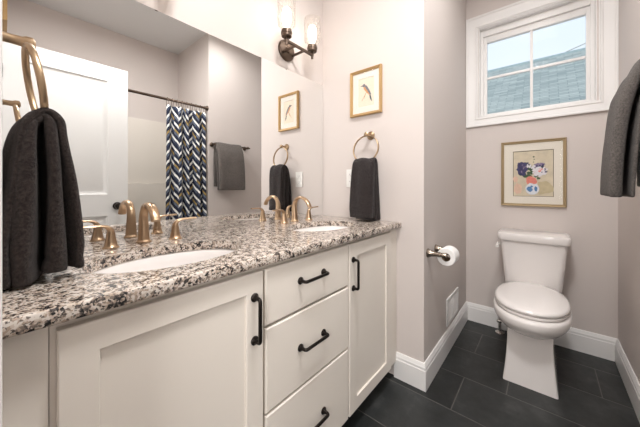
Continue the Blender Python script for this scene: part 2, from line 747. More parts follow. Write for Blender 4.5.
obj('door_leaf', panelled(B(), LX0, LX1, LZ0, LZ1, LY1, LY0, [(0.125, 0.545, 0.24, 0.850), (0.125, 0.545, 1.02, 1.912)]), M['door'], door, sharp=0.3)
kb = B()
lathe(kb, [(0.030, 0), (0.031, 0.004), (0.026, 0.008), (0.011, 0.012), (0.010, 0.026), (0.018, 0.032), (0.027, 0.042), (0.0285, 0.052), (0.024, 0.062), (0.012, 0.068), (0.002, 0.069)],
      (0.606, LY1, 0.925), (0, 1, 0), 24)
obj('door_knob', kb, M['black_iron'], door)
hb = B()
for z in (0.25, 1.05, 1.82):
    tube(hb, [(0.006, -1.4575, z - .045), (0.006, -1.4575, z + .045)], 0.004, 8)
obj('hinge', hb, M['black_iron'], door)

# ------------------------------------------------------------------ window
win = bpy.data.objects.new('window_1', None)
C.objects.link(win)
win.location = (W2, (WY0 + WY1) / 2, WZ0)
win['kind'] = 'structure'


def ring_boxes(bm, x0, x1, y0, y1, z0, z1, wl, wr, wb_, wt, bev=0.0):
    """rectangular frame in the y-z plane: outer y0..y1, z0..z1, widths at y0, y1, bottom, top"""
    box(bm, x0, x1, y0, y0 + wl, z0, z1, bev)
    box(bm, x0, x1, y1 - wr, y1, z0, z1, bev)
    box(bm, x0, x1, y0 + wl, y1 - wr, z0, z0 + wb_, bev)
    box(bm, x0, x1, y0 + wl, y1 - wr, z1 - wt, z1, bev)
    return bm


cb = B()
CY0, CY1, CZ0, CZ1 = -1.537, -0.7005, 1.557, 2.432
prof = [(0.0, 0.0), (0.0, 0.021), (0.012, 0.021), (0.016, 0.016), (0.030, 0.014), (0.062, 0.011), (0.066, 0.016), (0.074, 0.016), (0.078, 0.009), (0.083, 0.009), (0.083, 0.0)]
loops = []
for (cy, cz, sy, sz) in ((CY0, CZ0, 1, 1), (CY1, CZ0, -1, 1), (CY1, CZ1, -1, -1), (CY0, CZ1, 1, -1), (CY0, CZ0, 1, 1)):
    kz = (WZ0 - CZ0) / 0.083 if sz > 0 else (CZ1 - WZ1) / 0.083
    loops.append([Vector((W2 - h, cy + sy * o, cz + sz * o * kz)) for o, h in prof])
loft(cb, loops, cap0=False, cap1=False)
bmesh.ops.remove_doubles(cb, verts=cb.verts, dist=1e-5)
obj('window_casing', cb, M['trim'], win, sharp=0.3)
jb = ring_boxes(B(), W2 + 0.001, W2 + 0.085, WY0, WY1, WZ0, WZ1, 0.006, 0.006, 0.006, 0.006)
obj('window_jamb', jb, M['trim'], win)
sb = ring_boxes(B(), W2 + 0.040, W2 + 0.095, WY0 + 0.006, WY1 - 0.006, WZ0 + 0.006, WZ1 - 0.006, 0.020, 0.020, 0.016, 0.050, 0.003)
obj('window_frame', sb, M['trim'], win)
SY0, SY1, SZ0, SZ1 = WY0 + 0.024, WY1 - 0.024, WZ0 + 0.020, WZ1 - 0.054
GX = W2 + 0.072
GY0, GY1, GZ0, GZ1 = -1.402, -0.836, 1.662, 2.232
sb = ring_boxes(B(), GX - 0.014, GX + 0.020, SY0, SY1, SZ0, SZ1, GY0 - SY0, SY1 - GY1, GZ0 - SZ0, SZ1 - GZ1, 0.003)
sash = obj('window_sash', sb, M['trim'], win)
mb = B()
box(mb, GX - 0.008, GX + 0.016, -1.1245, -1.1075, GZ0, GZ1, 0.003)
MZ = 1.948
box(mb, GX - 0.008, GX + 0.016, GY0, -1.1245, MZ - 0.009, MZ + 0.009, 0.003)
box(mb, GX - 0.008, GX + 0.016, -1.1075, GY1, MZ - 0.009, MZ + 0.009, 0.003)
obj('window_grille', mb, M['trim'], win)
obj('window_pane', box(B(), GX + 0.002, GX + 0.006, GY0 - 0.004, GY1 + 0.004, GZ0 - 0.004, GZ1 + 0.004), M['glass'], win)

# ================================================================== OUTSIDE
RX0, RZ0, RX1, RZ1 = 4.6, 1.3, 8.0, 4.01
house = thing('house', 'neighbouring house with a teal grey shingle roof outside the window', 'house', (6.3, -1.0, -3.0))
rb = B()
sl = Vector((RX1 - RX0, 0, RZ1 - RZ0))
slen = sl.length
uvl = rb.loops.layers.uv.new('UVMap')
nrm = Vector((-sl.z, 0, sl.x)).normalized()
a0 = [Vector((RX0, -11, RZ0)), Vector((RX0, 9, RZ0)), Vector((RX1, 9, RZ1)), Vector((RX1, -11, RZ1))]
vt = [rb.verts.new(p) for p in a0]
vb = [rb.verts.new(p - nrm * 0.12) for p in a0]
f = rb.faces.new(vt)
for lp, (u, v) in zip(f.loops, ((0, 0), (20, 0), (20, slen), (0, slen))):
    lp[uvl].uv = (u, v)
rb.faces.new(vb[::-1])
for i in range(4):
    rb.faces.new((vt[i], vb[i], vb[(i + 1) % 4], vt[(i + 1) % 4]))
vt2 = [rb.verts.new(p) for p in (Vector((RX1, -11, RZ1)), Vector((RX1, 9, RZ1)), Vector((RX1 + 3.4, 9, RZ0)), Vector((RX1 + 3.4, -11, RZ0)))]
f = rb.faces.new(vt2)
for lp, (u, v) in zip(f.loops, ((0, slen), (20, slen), (20, 0), (0, 0))):
    lp[uvl].uv = (u, v)
obj('roof', rb, M['shingles'], house, recalc=False)
cb = B()
box(cb, RX1 - 0.05, RX1 + 0.05, -11, 9, RZ1 - 0.06, RZ1 + 0.012, 0.01)
obj('ridge_cap', cb, flat_ink('ridge_shingle', (182, 198, 198), 14), house)
M['siding'] = paint('pale_siding', lin(206, 206, 200), 0.8)
obj('wall', box(B(), RX0 + 0.5, RX1 + 2.9, -10.5, 8.5, -3.0, RZ0 + 0.25), M['siding'], house)
cable = tube(B(), [(RX1, -1.55, RZ1 + 0.03), (RX1 + 0.05, -1.95, RZ1 + 0.16), (RX1 + 0.1, -2.7, RZ1 + 0.5), (RX1 + 0.2, -5.0, RZ1 + 1.7)], 0.012, 8)
tag(obj('overhead_cable', cable, M['siding']), 'thin pale cable rising from the neighbouring roof ridge outside', 'cable')

# ================================================================== TUB END (seen in the mirror)
sur = thing('shower_surround', 'pale moulded shower surround panels around the tub, seen in the mirror', 'shower surround', (0.7, YT, 0.44))
sb = B()
SZT = 1.836
# lower and upper zones: the lower one stands further out and ends in a ledge
for (z0, z1, t) in ((0.445, 1.115, 0.055), (1.115, SZT, 0.014)):
    box(sb, XW + 0.001, XS - 0.001, YT + 0.001, YT + t, z0, z1, 0.006)
obj('back_panel', sb, M['fibreglass'], sur)
for x0, x1 in ((XW + 0.001, XW + 0.014), (XS - 0.014, XS - 0.001)):
    sb = box(B(), x0, x1, YT + 0.056, -D - 0.06, 0.445, SZT, 0.005)
    obj('end_panel', sb, M['fibreglass'], sur)
tb = B()
TX0, TX1, TY0, TY1 = XW + 0.002, XS - 0.002, YT + 0.002, -1.622


def rrect(x0, x1, y0, y1, r, z, n=6):
    out = []
    for (cx, cy, a0_) in ((x1 - r, y1 - r, 0), (x0 + r, y1 - r, 90), (x0 + r, y0 + r, 180), (x1 - r, y0 + r, 270)):
        for i in range(n + 1):
            a = math.radians(a0_ + 90 * i / n)
            out.append(Vector((cx + r * math.cos(a), cy + r * math.sin(a), z)))
    return out


L = [rrect(TX0, TX1, TY0, TY1, 0.01, 0.0), rrect(TX0, TX1, TY0, TY1, 0.01, 0.425), rrect(TX0 + .006, TX1 - .006, TY0 + .006, TY1 - .006, 0.012, 0.44),
     rrect(TX0 + .07, TX1 - .07, TY0 + .06, TY1 - .06, 0.10, 0.442), rrect(TX0 + .085, TX1 - .085, TY0 + .075, TY1 - .075, 0.12, 0.43),
     rrect(TX0 + .13, TX1 - .13, TY0 + .11, TY1 - .11, 0.13, 0.15), rrect(TX0 + .18, TX1 - .18, TY0 + .15, TY1 - .15, 0.14, 0.11)]
tub = thing('bathtub', 'white alcove bathtub behind the patterned curtain', 'bathtub', (0.7, -1.93, 0))
obj('basin', loft(B(), L), M['fibreglass'], tub, sharp=0.8)

rod = thing('curtain_rod', 'dark bronze shower rod crossing the tub opening, seen in the mirror', 'curtain rod', (0.7, -1.562, 1.908))
obj('pole', tube(B(), [(XW + 0.004, -1.562, 1.908), (XS - 0.004, -1.562, 1.908)], 0.0125, 14), M['bronze'], rod)
for x, s in ((XW, 1), (XS, -1)):
    obj('flange', lathe(B(), [(0.028, 0.0), (0.028, 0.006), (0.022, 0.016), (0.017, 0.02), (0.017, 0.03), (0.0135, 0.033)], (x, -1.562, 1.908), (s, 0, 0), 20), M['bronze'], rod)

cur = thing('shower_curtain', 'navy, white and gold patterned shower curtain bunched at the rod end, in the mirror', 'curtain', (1.2, -1.562, 0.1))
cm = B()
uvl = cm.loops.layers.uv.new('UVMap')
NU, NV = 220, 40
X0c, X1c = 1.006, 1.398
pos, arc = [], [0.0]
for i in range(NU + 1):
    t = i / NU
    x = X0c + (X1c - X0c) * t
    ph = t * 2 * PI * 4.4
    y = -1.562 + 0.036 * math.sin(ph + 0.8 * math.sin(ph * 0.5)) + 0.008 * math.sin(ph * 2.3 + 1)
    pos.append((x, y))
    if i:
        arc.append(arc[-1] + math.hypot(pos[i][0] - pos[i - 1][0], pos[i][1] - pos[i - 1][1]))
grid = []
for j in range(NV + 1):
    v = j / NV
    z = 0.12 + (1.854 - 0.12) * v
    amp = 0.62 + 0.38 * (1 - v) + 0.05 * math.sin(5 * v)
    grid.append([cm.verts.new((p[0] + 0.004 * math.sin(3 * z + 9 * p[0]), -1.562 + (p[1] + 1.562) * amp, z)) for p in pos])
for j in range(NV):
    for i in range(NU):
        f = cm.faces.new((grid[j][i], grid[j][i + 1], grid[j + 1][i + 1], grid[j + 1][i]))
        for lp, (a, b) in zip(f.loops, ((i, j), (i + 1, j), (i + 1, j + 1), (i, j + 1))):
            lp[uvl].uv = (arc[a], 0.12 + 1.734 * b / NV)
co = obj('fabric', cm, M['curtain'], cur, recalc=False)
md = co.modifiers.new('thickness', 'SOLIDIFY')
md.thickness = 0.002
for i in range(9):
    x = X0c + 0.012 + (X1c - X0c - 0.03) * i / 8
    pts = [(x, -1.562 + 0.021 * math.cos(a), 1.883 + 0.042 * math.sin(a)) for a in [2 * PI * k / 20 for k in range(20)]]
    obj('curtain_ring', tube(B(), pts, 0.0022, 6, closed=True), M['bronze'], cur)

# ================================================================== VANITY
FF, FD = -0.536, -0.556      # face frame plane, door and drawer fronts
KB = 0.092                   # underside of the cabinets


def shaker(bm, x0, x1, z0, z1, w=0.058, yb=FF + 0.001, yf=FD, dep=0.008):
    b = 0.0022
    R = [[(x0, yb, z0), (x1, yb, z0), (x1, yb, z1), (x0, yb, z1)],
         [(x0, yf + b, z0), (x1, yf + b, z0), (x1, yf + b, z1), (x0, yf + b, z1)],
         [(x0 + b, yf, z0 + b), (x1 - b, yf, z0 + b), (x1 - b, yf, z1 - b), (x0 + b, yf, z1 - b)],
         [(x0 + w - b, yf, z0 + w - b), (x1 - w + b, yf, z0 + w - b), (x1 - w + b, yf, z1 - w + b), (x0 + w - b, yf, z1 - w + b)],
         [(x0 + w, yf + b, z0 + w), (x1 - w, yf + b, z0 + w), (x1 - w, yf + b, z1 - w), (x0 + w, yf + b, z1 - w)],
         [(x0 + w, yf + dep, z0 + w), (x1 - w, yf + dep, z0 + w), (x1 - w, yf + dep, z1 - w), (x0 + w, yf + dep, z1 - w)]]
    return loft(bm, R)


def slab_front(bm, x0, x1, z0, z1, yb=FF + 0.001, yf=FD):
    b = 0.004
    R = [[(x0, yb, z0), (x1, yb, z0), (x1, yb, z1), (x0, yb, z1)],
         [(x0, yf + b, z0), (x1, yf + b, z0), (x1, yf + b, z1), (x0, yf + b, z1)],
         [(x0 + b, yf, z0 + b), (x1 - b, yf, z0 + b), (x1 - b, yf, z1 - b), (x0 + b, yf, z1 - b)]]
    return loft(bm, R)


def pull(bm, c, vertical, half=0.0615, out=0.027):
    """bar pull: two rosettes, curved posts and a straight grip"""
    cx, cz = c
    ax = Vector((0, 0, 1)) if vertical else Vector((1, 0, 0))
    o = Vector((cx, FD, cz))
    n = Vector((0, -1, 0))
    for s in (-1, 1):
        p = o + ax * s * half
        lathe(bm, [(0.0125, 0.0), (0.0128, 0.003), (0.0105, 0.006), (0.0075, 0.008), (0.0066, 0.012)], p, n, 18)
    e = half
    path = [o - ax * e + n * 0.008, o - ax * e + n * out, o + ax * e + n * out, o + ax * e + n * 0.008]
    tube(bm, rnd(path, 0.018, 6), 0.0056, 12)
    return bm


# carcasses
SX0, SX1, TX = XW + 0.002, W - 0.002, 0.0
X_A, X_B = 0.5035, 0.9505


def carcass(bm, x0, x1, left_end=None, right_end=None):
    box(bm, x0, x0 + 0.016, FF + 0.019, -0.004, KB, 0.700)
    box(bm, x1 - 0.016, x1, FF + 0.019, -0.004, KB, 0.700)
    box(bm, x0 + 0.016, x1 - 0.016, FF + 0.019, -0.004, KB, KB + 0.016)
    box(bm, x0 + 0.016, x1 - 0.016, -0.012, -0.004, KB + 0.016, 0.850)
    # face frame
    box(bm, x0, x0 + 0.03, FF, FF + 0.019, KB, 0.8515)
    box(bm, x1 - 0.03, x1, FF, FF + 0.019, KB, 0.8515)
    box(bm, x0 + 0.03, x1 - 0.03, FF, FF + 0.019, 0.812, 0.8515)
    box(bm, x0 + 0.03, x1 - 0.03, FF, FF + 0.019, KB, KB + 0.03)
    return bm


vl = thing('vanity_cabinet', 'cream vanity cabinet under the nearer sink, door pull at its right', 'cabinet', (0.25, -0.28, 0))
obj('carcass', carcass(B(), 0.0545, X_A - 0.0005), M['cabinet'], vl, sharp=0.3)
obj('filler_strip', box(B(), SX0, 0.0535, FF - 0.002, FF + 0.02, KB, 0.8515, 0.001), M['cabinet'], vl, sharp=0.3)
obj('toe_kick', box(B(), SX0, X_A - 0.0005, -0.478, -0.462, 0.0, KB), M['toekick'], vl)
dr = obj('door', shaker(B(), 0.0625, 0.4985, 0.098, 0.834), M['cabinet'], vl, sharp=0.3)
obj('handle', pull(B(), (0.4665, 0.703), True), M['black_iron'], dr)

vm = thing('drawer_cabinet', 'cream cabinet of three drawers between the two sink cabinets', 'cabinet', (0.727, -0.28, 0))
obj('carcass', carcass(B(), X_A + 0.0005, X_B - 0.0005), M['cabinet'], vm, sharp=0.3)
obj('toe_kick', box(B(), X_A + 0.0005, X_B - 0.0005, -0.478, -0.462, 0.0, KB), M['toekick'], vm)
for z0, z1, hz in ((0.664, 0.834, 0.762), (0.402, 0.656, 0.535), (0.098, 0.394, 0.243)):
    d_ = obj('drawer', slab_front(B(), 0.5085, 0.9455, z0, z1), M['cabinet'], vm, sharp=0.3)
    obj('handle', pull(B(), (0.7155, hz), False), M['black_iron'], d_)

vr = thing('vanity_cabinet', 'cream vanity cabinet under the farther sink, narrow door with pull at its left', 'cabinet', (1.2, -0.28, 0))
obj('carcass', carcass(B(), X_B + 0.0005, 1.3655), M['cabinet'], vr, sharp=0.3)
obj('filler_strip', box(B(), 1.3665, SX1, -0.545, FF + 0.02, KB, 0.8515, 0.0015), M['cabinet'], vr, sharp=0.3)
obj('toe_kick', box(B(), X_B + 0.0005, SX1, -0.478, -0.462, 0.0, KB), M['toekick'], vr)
dr = obj('door', shaker(B(), 0.9555, 1.3585, 0.098, 0.834), M['cabinet'], vr, sharp=0.3)
obj('handle', pull(B(), (0.981, 0.703), True), M['black_iron'], dr)

# countertop with two oval cut-outs
SINKS = ((0.335, -0.342), (1.066, -0.312))
SA, SB_ = 0.208, 0.140
GF = -0.573
NE = 72


def ellipse(cx, cy, a, b, z, n=NE):
    return [Vector((cx + a * math.cos(2 * PI * k / n), cy + b * math.sin(2 * PI * k / n), z)) for k in range(n)]


def countertop():
    bm = B()
    x0, x1, y0, y1 = SX0, SX1, GF, -0.002
    xm = (SINKS[0][0] + SINKS[1][0]) / 2
    ez = 0.005

    def cell(xa, xb, cx, cy):
        """top and bottom faces of one half of the slab around its oval, by matching square-perimeter points to oval points"""
        for zt, zl, up in ((CT, CT - 0.0025, True), (CB, CB, False)):
            ring = ellipse(cx, cy, SA, SB_, zt)
            sq = []
            for k in range(NE):
                a = 2 * PI * k / NE
                dx, dy = math.cos(a), math.sin(a)
                ts = []
                if dx > 1e-9: ts.append((xb - cx) / dx)
                if dx < -1e-9: ts.append((xa - cx) / dx)
                if dy > 1e-9: ts.append((y1 - cy) / dy)
                if dy < -1e-9: ts.append((y0 + (ez if up else 0.003) - cy) / dy)
                t = min(ts)
                sq.append(Vector((cx + dx * t, cy + dy * t, zt)))
            # snap the nearest ray to each corner
            for c in ((xa, y0 + (ez if up else 0.003)), (xb, y0 + (ez if up else 0.003)), (xa, y1), (xb, y1)):
                q = min(range(NE), key=lambda i: (sq[i].xy - Vector(c)).length)
                sq[q] = Vector((c[0], c[1], zt))
            va, vb_ = [bm.verts.new(p) for p in ring], [bm.verts.new(p) for p in sq]
            for i in range(NE):
                j = (i + 1) % NE
                bm.faces.new((va[i], va[j], vb_[j], vb_[i]) if not up else (va[i], vb_[i], vb_[j], va[j]))
        # wall of the cut-out, with a small eased edge
        L_ = [ellipse(cx, cy, SA, SB_, CT), ellipse(cx, cy, SA - 0.0, SB_ - 0.0, CB)]
        loft(bm, L_, False, False)

    cell(x0, xm, *SINKS[0])
    cell(xm, x1, *SINKS[1])
    # eased front edge and ends
    prof = [(y0 + ez, CT), (y0 + 0.0015, CT - 0.0015), (y0, CT - ez), (y0, CB + 0.003), (y0 + 0.001, CB + 0.001), (y0 + 0.003, CB)]
    loft(bm, [[Vector((x, y, z)) for y, z in prof] for x in (x0, x1)], False, False, closed=False)
    for x in (x0, x1):
        bm.faces.new([bm.verts.new(p) for p in [(x, y, z) for y, z in prof] + [(x, y1, CB), (x, y1, CT)]])
    bm.faces.new([bm.verts.new(p) for p in ((x0, y1, CB), (x1, y1, CB), (x1, y1, CT), (x0, y1, CT))])
    bmesh.ops.remove_doubles(bm, verts=bm.verts, dist=2e-5)
    return bm


tag(obj('countertop', countertop(), M['granite'], sharp=0.5), 'polished speckled granite countertop running along the mirror wall', 'countertop')


def sink(cx, cy, label):
    t = thing('sink', label, 'sink', (cx, cy, CB - 0.14), 0)
    a, b = SA + 0.004, SB_ + 0.004
    L = [ellipse(cx, cy, a + 0.018, b + 0.018, CB - 0.001), ellipse(cx, cy, a, b, CB - 0.001), ellipse(cx, cy, a - 0.004, b - 0.004, CB - 0.006)]
    for k in range(1, 9):
        q = k / 8 * PI / 2
        s = math.cos(q) ** 0.55 if k < 8 else 0.12
        L.append(ellipse(cx, cy, (a - 0.004) * max(s, 0.12), (b - 0.004) * max(s, 0.16), CB - 0.006 - 0.125 * math.sin(q)))
    bb = loft(B(), L, False, True)
    # outside of the bowl
    L2 = [ellipse(cx, cy, a + 0.018, b + 0.018, CB - 0.001), ellipse(cx, cy, a + 0.018, b + 0.018, CB - 0.012)]
    for k in range(1, 9):
        q = k / 8 * PI / 2
        s = math.cos(q) ** 0.55 if k < 8 else 0.12
        L2.append(ellipse(cx, cy, (a + 0.008) * max(s, 0.14), (b + 0.008) * max(s, 0.2), CB - 0.012 - 0.132 * math.sin(q)))
    loft(bb, L2, False, True)
    bmesh.ops.remove_doubles(bb, verts=bb.verts, dist=1e-5)
    obj('bowl', bb, M['ceramic'], t, sharp=0.9, recalc=True)
    obj('drain', lathe(B(), [(0.026, 0.0), (0.026, 0.003), (0.020, 0.0045), (0.017, 0.002), (0.016, 0.002), (0.014, 0.008), (0.004, 0.010)], (cx, cy, CB - 0.1315), (0, 0, 1), 24), M['brass'], t)


sink(*SINKS[0], 'white oval undermount sink nearer the camera')
sink(*SINKS[1], 'white oval undermount sink farther from the camera, by the picture wall')

# ------------------------------------------------------------------ faucets
FX = (0.334, 1.098)
fa = thing('faucet', 'champagne bronze arched widespread faucet at the nearer sink', 'faucet', (FX[0], -0.08, CT))
sp = B()
x = FX[0]
lathe(sp, [(0.0245, 0.0), (0.0245, 0.004), (0.021, 0.007), (0.0195, 0.012)], (x, -0.078, CT), (0, 0, 1), 28)
path = smooth_pts([(x, -0.078, CT + 0.008), (x, -0.0775, CT + 0.04), (x, -0.076, CT + 0.08), (x, -0.081, CT + 0.106), (x, -0.099, CT + 0.130), (x, -0.130, CT + 0.138),
                   (x, -0.163, CT + 0.128), (x, -0.186, CT + 0.107), (x, -0.198, CT + 0.086)], 4)
n = len(path)
rad = [0.0195 - 0.0078 * min(1, i / (n * 0.42)) for i in range(n)]
flt = [(1 + 0.30 * min(1, max(0, (i / n - 0.25) / 0.4)), 1 - 0.26 * min(1, max(0, (i / n - 0.2) / 0.4))) for i in range(n)]
tube(sp, path, rad, 18, flat=flt, side=(1, 0, 0))
obj('spout', sp, M['brass'], fa, sharp=0.8)
for s in (-1, 1):
    hx, hy = x + s * 0.1005, -0.098
    hb = B()
    lathe(hb, [(0.0235, 0.0), (0.0235, 0.003), (0.0195, 0.006), (0.0165, 0.018), (0.0135, 0.034), (0.0122, 0.048)], (hx, hy, CT), (0, 0, 1), 24, cap1=False)
    hd = obj('handle', hb, M['brass'], fa, sharp=0.8)
    lp = smooth_pts([(hx, hy, CT + 0.046), (hx + s * 0.001, hy, CT + 0.057), (hx + s * 0.010, hy, CT + 0.068), (hx + s * 0.026, hy - 0.001, CT + 0.0735),
                     (hx + s * 0.05, hy - 0.002, CT + 0.074), (hx + s * 0.078, hy - 0.003, CT + 0.0745)], 4)
    m_ = len(lp)
    lb = B()
    tube(lb, lp, [0.0122 - 0.0042 * min(1, i / (m_ * .55)) for i in range(m_)], 14,
         flat=[(1 + 0.15 * min(1, i / (m_ * .6)), 1 - 0.5 * min(1, i / (m_ * .6))) for i in range(m_)], side=(0, 1, 0))
    obj('lever', lb, M['brass'], hd, sharp=0.8)
dup(fa, (FX[1], -0.08, CT), 0, 'champagne bronze arched widespread faucet at the farther sink by the picture wall')

# ------------------------------------------------------------------ mirror
MT = 1.7838
mr = B()
box(mr, SX0, W - 0.003, -0.0055, -0.0005, CT + 0.001, MT)
tag(obj('wall_mirror', mr, M['mirror'], sharp=0.2), 'large frameless mirror above the granite countertop', 'mirror')

# ------------------------------------------------------------------ wall sconces
def sconce(x, label):
    t = thing('wall_sconce', label, 'wall light', (x, 0, 1.895))
    zb = 1.895
    obj('backplate', lathe(B(), [(0.062, 0.0), (0.062, 0.008), (0.057, 0.014), (0.046, 0.017), (0.02, 0.019), (0.018, 0.026), (0.004, 0.028)], (x, -0.0005, zb), (0, -1, 0), 36), M['bronze'], t)
    YB, ZB = -0.118, 1.872
    for s in (-1, 1):
        obj('arm', box(B(), x + s * 0.036 - 0.0055, x + s * 0.036 + 0.0055, YB, -0.016, ZB - 0.0055, ZB + 0.0055, 0.001), M['bronze'], t)
    obj('crossbar', box(B(), x - 0.112, x + 0.112, YB - 0.006, YB + 0.006, ZB - 0.007, ZB + 0.007, 0.001), M['bronze'], t)
    for s in (-1, 1):
        cx = x + s * 0.1045
        cp = B()
        lathe(cp, [(0.007, -0.022), (0.007, 0.016), (0.022, 0.017), (0.028, 0.022), (0.0285, 0.034), (0.031, 0.036), (0.031, 0.046), (0.028, 0.048), (0.028, 0.056), (0.020, 0.058)], (cx, YB, ZB), (0, 0, 1), 28)
        cup = obj('lamp_socket', cp, M['bronze'], t)
        gz = ZB + 0.050
        gb = B()
        lathe(gb, [(0.026, 0.008), (0.0265, 0.020), (0.040, 0.024), (0.0475, 0.032), (0.049, 0.045), (0.049, 0.165), (0.0478, 0.166), (0.0462, 0.165), (0.0462, 0.045), (0.044, 0.034), (0.030, 0.027), (0.0245, 0.022)],
              (cx, YB, gz), (0, 0, 1), 36, False, False)
        obj('glass_shade', gb, M['shade_glass'], t)
        bb = B()
        lathe(bb, [(0.013, 0.004), (0.014, 0.024), (0.022, 0.040), (0.0245, 0.056), (0.0245, 0.092), (0.022, 0.110), (0.014, 0.122), (0.003, 0.126)], (cx, YB, gz + 0.004), (0, 0, 1), 24)
        obj('light_bulb', bb, M['bulb'], t)
        l = bpy.data.lights.new('bulb_light', 'POINT')
        l.energy = SCONCE_W
        l.color = (1.0, 0.92, 0.84)
        l.shadow_soft_size = 0.03
        lo = bpy.data.objects.new('bulb_light', l)
        lo.parent = t
        lo.location = (cx - x, YB, gz + 0.075 - 1.895)
        C.objects.link(lo)
    return t


sconce(1.103, 'bronze two-light sconce with clear glass shades above the farther sink')
sconce(0.334, 'bronze two-light sconce on the wall above the nearer sink')

# invented ceiling lights out of view, put in to brighten the room
cl = thing('added_ceiling_light', 'added unseen round white flush ceiling light over the floor in front of the nearer sink', 'ceiling light', (0.55, -1.06, H))
obj('canopy', lathe(B(), [(0.17, 0.0), (0.17, 0.018), (0.16, 0.024)], (0.55, -1.06, H), (0, 0, -1), 40), M['trim'], cl)
obj('diffuser', lathe(B(), [(0.155, 0.024), (0.150, 0.038), (0.11, 0.050), (0.003, 0.056)], (0.55, -1.06, H), (0, 0, -1), 40, cap0=False), M['fill_diffuser'], cl)
dup(cl, (1.50, -1.14, H), 0, 'added unseen round white flush ceiling light over the floor in front of the toilet')


# ------------------------------------------------------------------ framed pictures
def picture_yz(name, label, X, y0, y1, z0, z1, fw, fd, mat_frame, mat_mount, art, sgn=-1, inner_lip=None):
    """picture on a wall of constant x; sgn = direction out of the wall"""
    t = thing(name, label, 'picture', (X, (y0 + y1) / 2, z0))
    X = X + sgn * 0.001
    prof = [(0, 0), (0, fd * .75), (fw * .18, fd), (fw * .45, fd * .92), (fw * .62, fd * .72), (fw * .82, fd * .76), (fw, fd * .55), (fw, fd * .2), (fw, 0)]
    loops = []
    for (cy, cz, sy, sz) in ((y0, z0, 1, 1), (y1, z0, -1, 1), (y1, z1, -1, -1), (y0, z1, 1, -1), (y0, z0, 1, 1)):
        loops.append([Vector((X + sgn * h, cy + sy * o, cz + sz * o)) for o, h in prof])
    fb = loft(B(), loops, False, False)
    bmesh.ops.remove_doubles(fb, verts=fb.verts, dist=1e-5)
    obj('picture_frame', fb, mat_frame, t, sharp=0.35)
    a0_, a1_, b0_, b1_ = art['rect']
    mb_ = B()
    xm = X + sgn * fd * .35
    R = [[(xm, y0 + fw * .9, z0 + fw * .9), (xm, y1 - fw * .9, z0 + fw * .9), (xm, y1 - fw * .9, z1 - fw * .9), (xm, y0 + fw * .9, z1 - fw * .9)],
         [(xm, a0_, b0_), (xm, a1_, b0_), (xm, a1_, b1_), (xm, a0_, b1_)],
         [(xm - sgn * 0.003, a0_ + .002, b0_ + .002), (xm - sgn * 0.003, a1_ - .002, b0_ + .002), (xm - sgn * 0.003, a1_ - .002, b1_ - .002), (xm - sgn * 0.003, a0_ + .002, b1_ - .002)]]
    loft(mb_, R, False, False)
    obj('mat_board', mb_, mat_mount, t, sharp=0.2)
    pb = B()
    xp = xm - sgn * 0.003
    pb.faces.new([pb.verts.new(p) for p in ((xp, a0_, b0_), (xp, a1_, b0_), (xp, a1_, b1_), (xp, a0_, b1_))])
    art['draw'](pb, xp, sgn)
    obj('print', pb, art['mats'], t, recalc=False)
    gb_ = box(B(), X + sgn * fd * .48, X + sgn * fd * .52, y0 + fw * .95, y1 - fw * .95, z0 + fw * .95, z1 - fw * .95)
    obj('glass', gb_, M['picture_glass'], t)
    return t


def poly(pb, pts, xp, off, mi):
    """flat inked patch; pts = [(y, z)]"""
    off += (1 if off > 0 else -1) * 1.2e-5 * len(pb.faces)     # each patch of ink lies over the last
    f = pb.faces.new([pb.verts.new((xp + off, p[0], p[1])) for p in pts])
    f.material_index = mi


def blob(pb, cy, cz, ry, rz, xp, off, mi, seed, n=14, rough=0.25):
    r = random.Random(seed)
    poly(pb, [(cy + ry * math.cos(2 * PI * k / n) * (1 + rough * (r.random() - .5) * 2), cz + rz * math.sin(2 * PI * k / n) * (1 + rough * (r.random() - .5) * 2)) for k in range(n)], xp, off, mi)


# bird print: right on the wall is -y
bird_mats = [flat_ink('aged_paper', (236, 222, 202), 30, 0.06), flat_ink('bird_back', (126, 128, 134), 120), flat_ink('bird_breast', (214, 158, 112), 120),
             flat_ink('bird_tail', (88, 98, 102), 120), flat_ink('twig', (196, 164, 128), 120), flat_ink('bird_beak', (70, 60, 54), 120), flat_ink('mount_line', (206, 190, 164), 40, 0.05)]


def bird_art(yc, zc, k):
    """k = +1 when -y is the viewer's right"""
    def draw(pb, xp, sgn):
        Y = lambda u: yc - k * u
        o1, o2, o3 = sgn * .0004, sgn * .0007, sgn * .0010
        poly(pb, [(Y(-.030), zc - .052), (Y(-.027), zc - .054), (Y(.012), zc + .004), (Y(.008), zc + .006)], xp, o1, 4)
        poly(pb, [(Y(-.014), zc - .040), (Y(-.012), zc - .042), (Y(-.002), zc - .018), (Y(-.005), zc - .017)], xp, o1, 4)
        # tail, body, head, beak
        poly(pb, [(Y(.022), zc - .018), (Y(.031), zc - .018), (Y(.043), zc - .064), (Y(.039), zc - .066), (Y(.033), zc - .052), (Y(.030), zc - .060)], xp, o1, 3)
        poly(pb, [(Y(-.016), zc + .034), (Y(-.006), zc + .042), (Y(.006), zc + .036), (Y(.022), zc + .010), (Y(.036), zc - .022), (Y(.028), zc - .030), (Y(.010), zc - .012), (Y(-.006), zc + .006), (Y(-.016), zc + .022)], xp, o2, 2)
        poly(pb, [(Y(-.008), zc + .042), (Y(.008), zc + .034), (Y(.026), zc + .004), (Y(.038), zc - .024), (Y(.030), zc - .028), (Y(.012), zc + .002), (Y(-.002), zc + .024)], xp, o3, 1)
        blob(pb, Y(-.013), zc + .040, .010, .010, xp, o3, 1, 4, 12, .06)
        poly(pb, [(Y(-.021), zc + .043), (Y(-.040), zc + .040), (Y(-.021), zc + .036)], xp, o3, 5)
    return draw


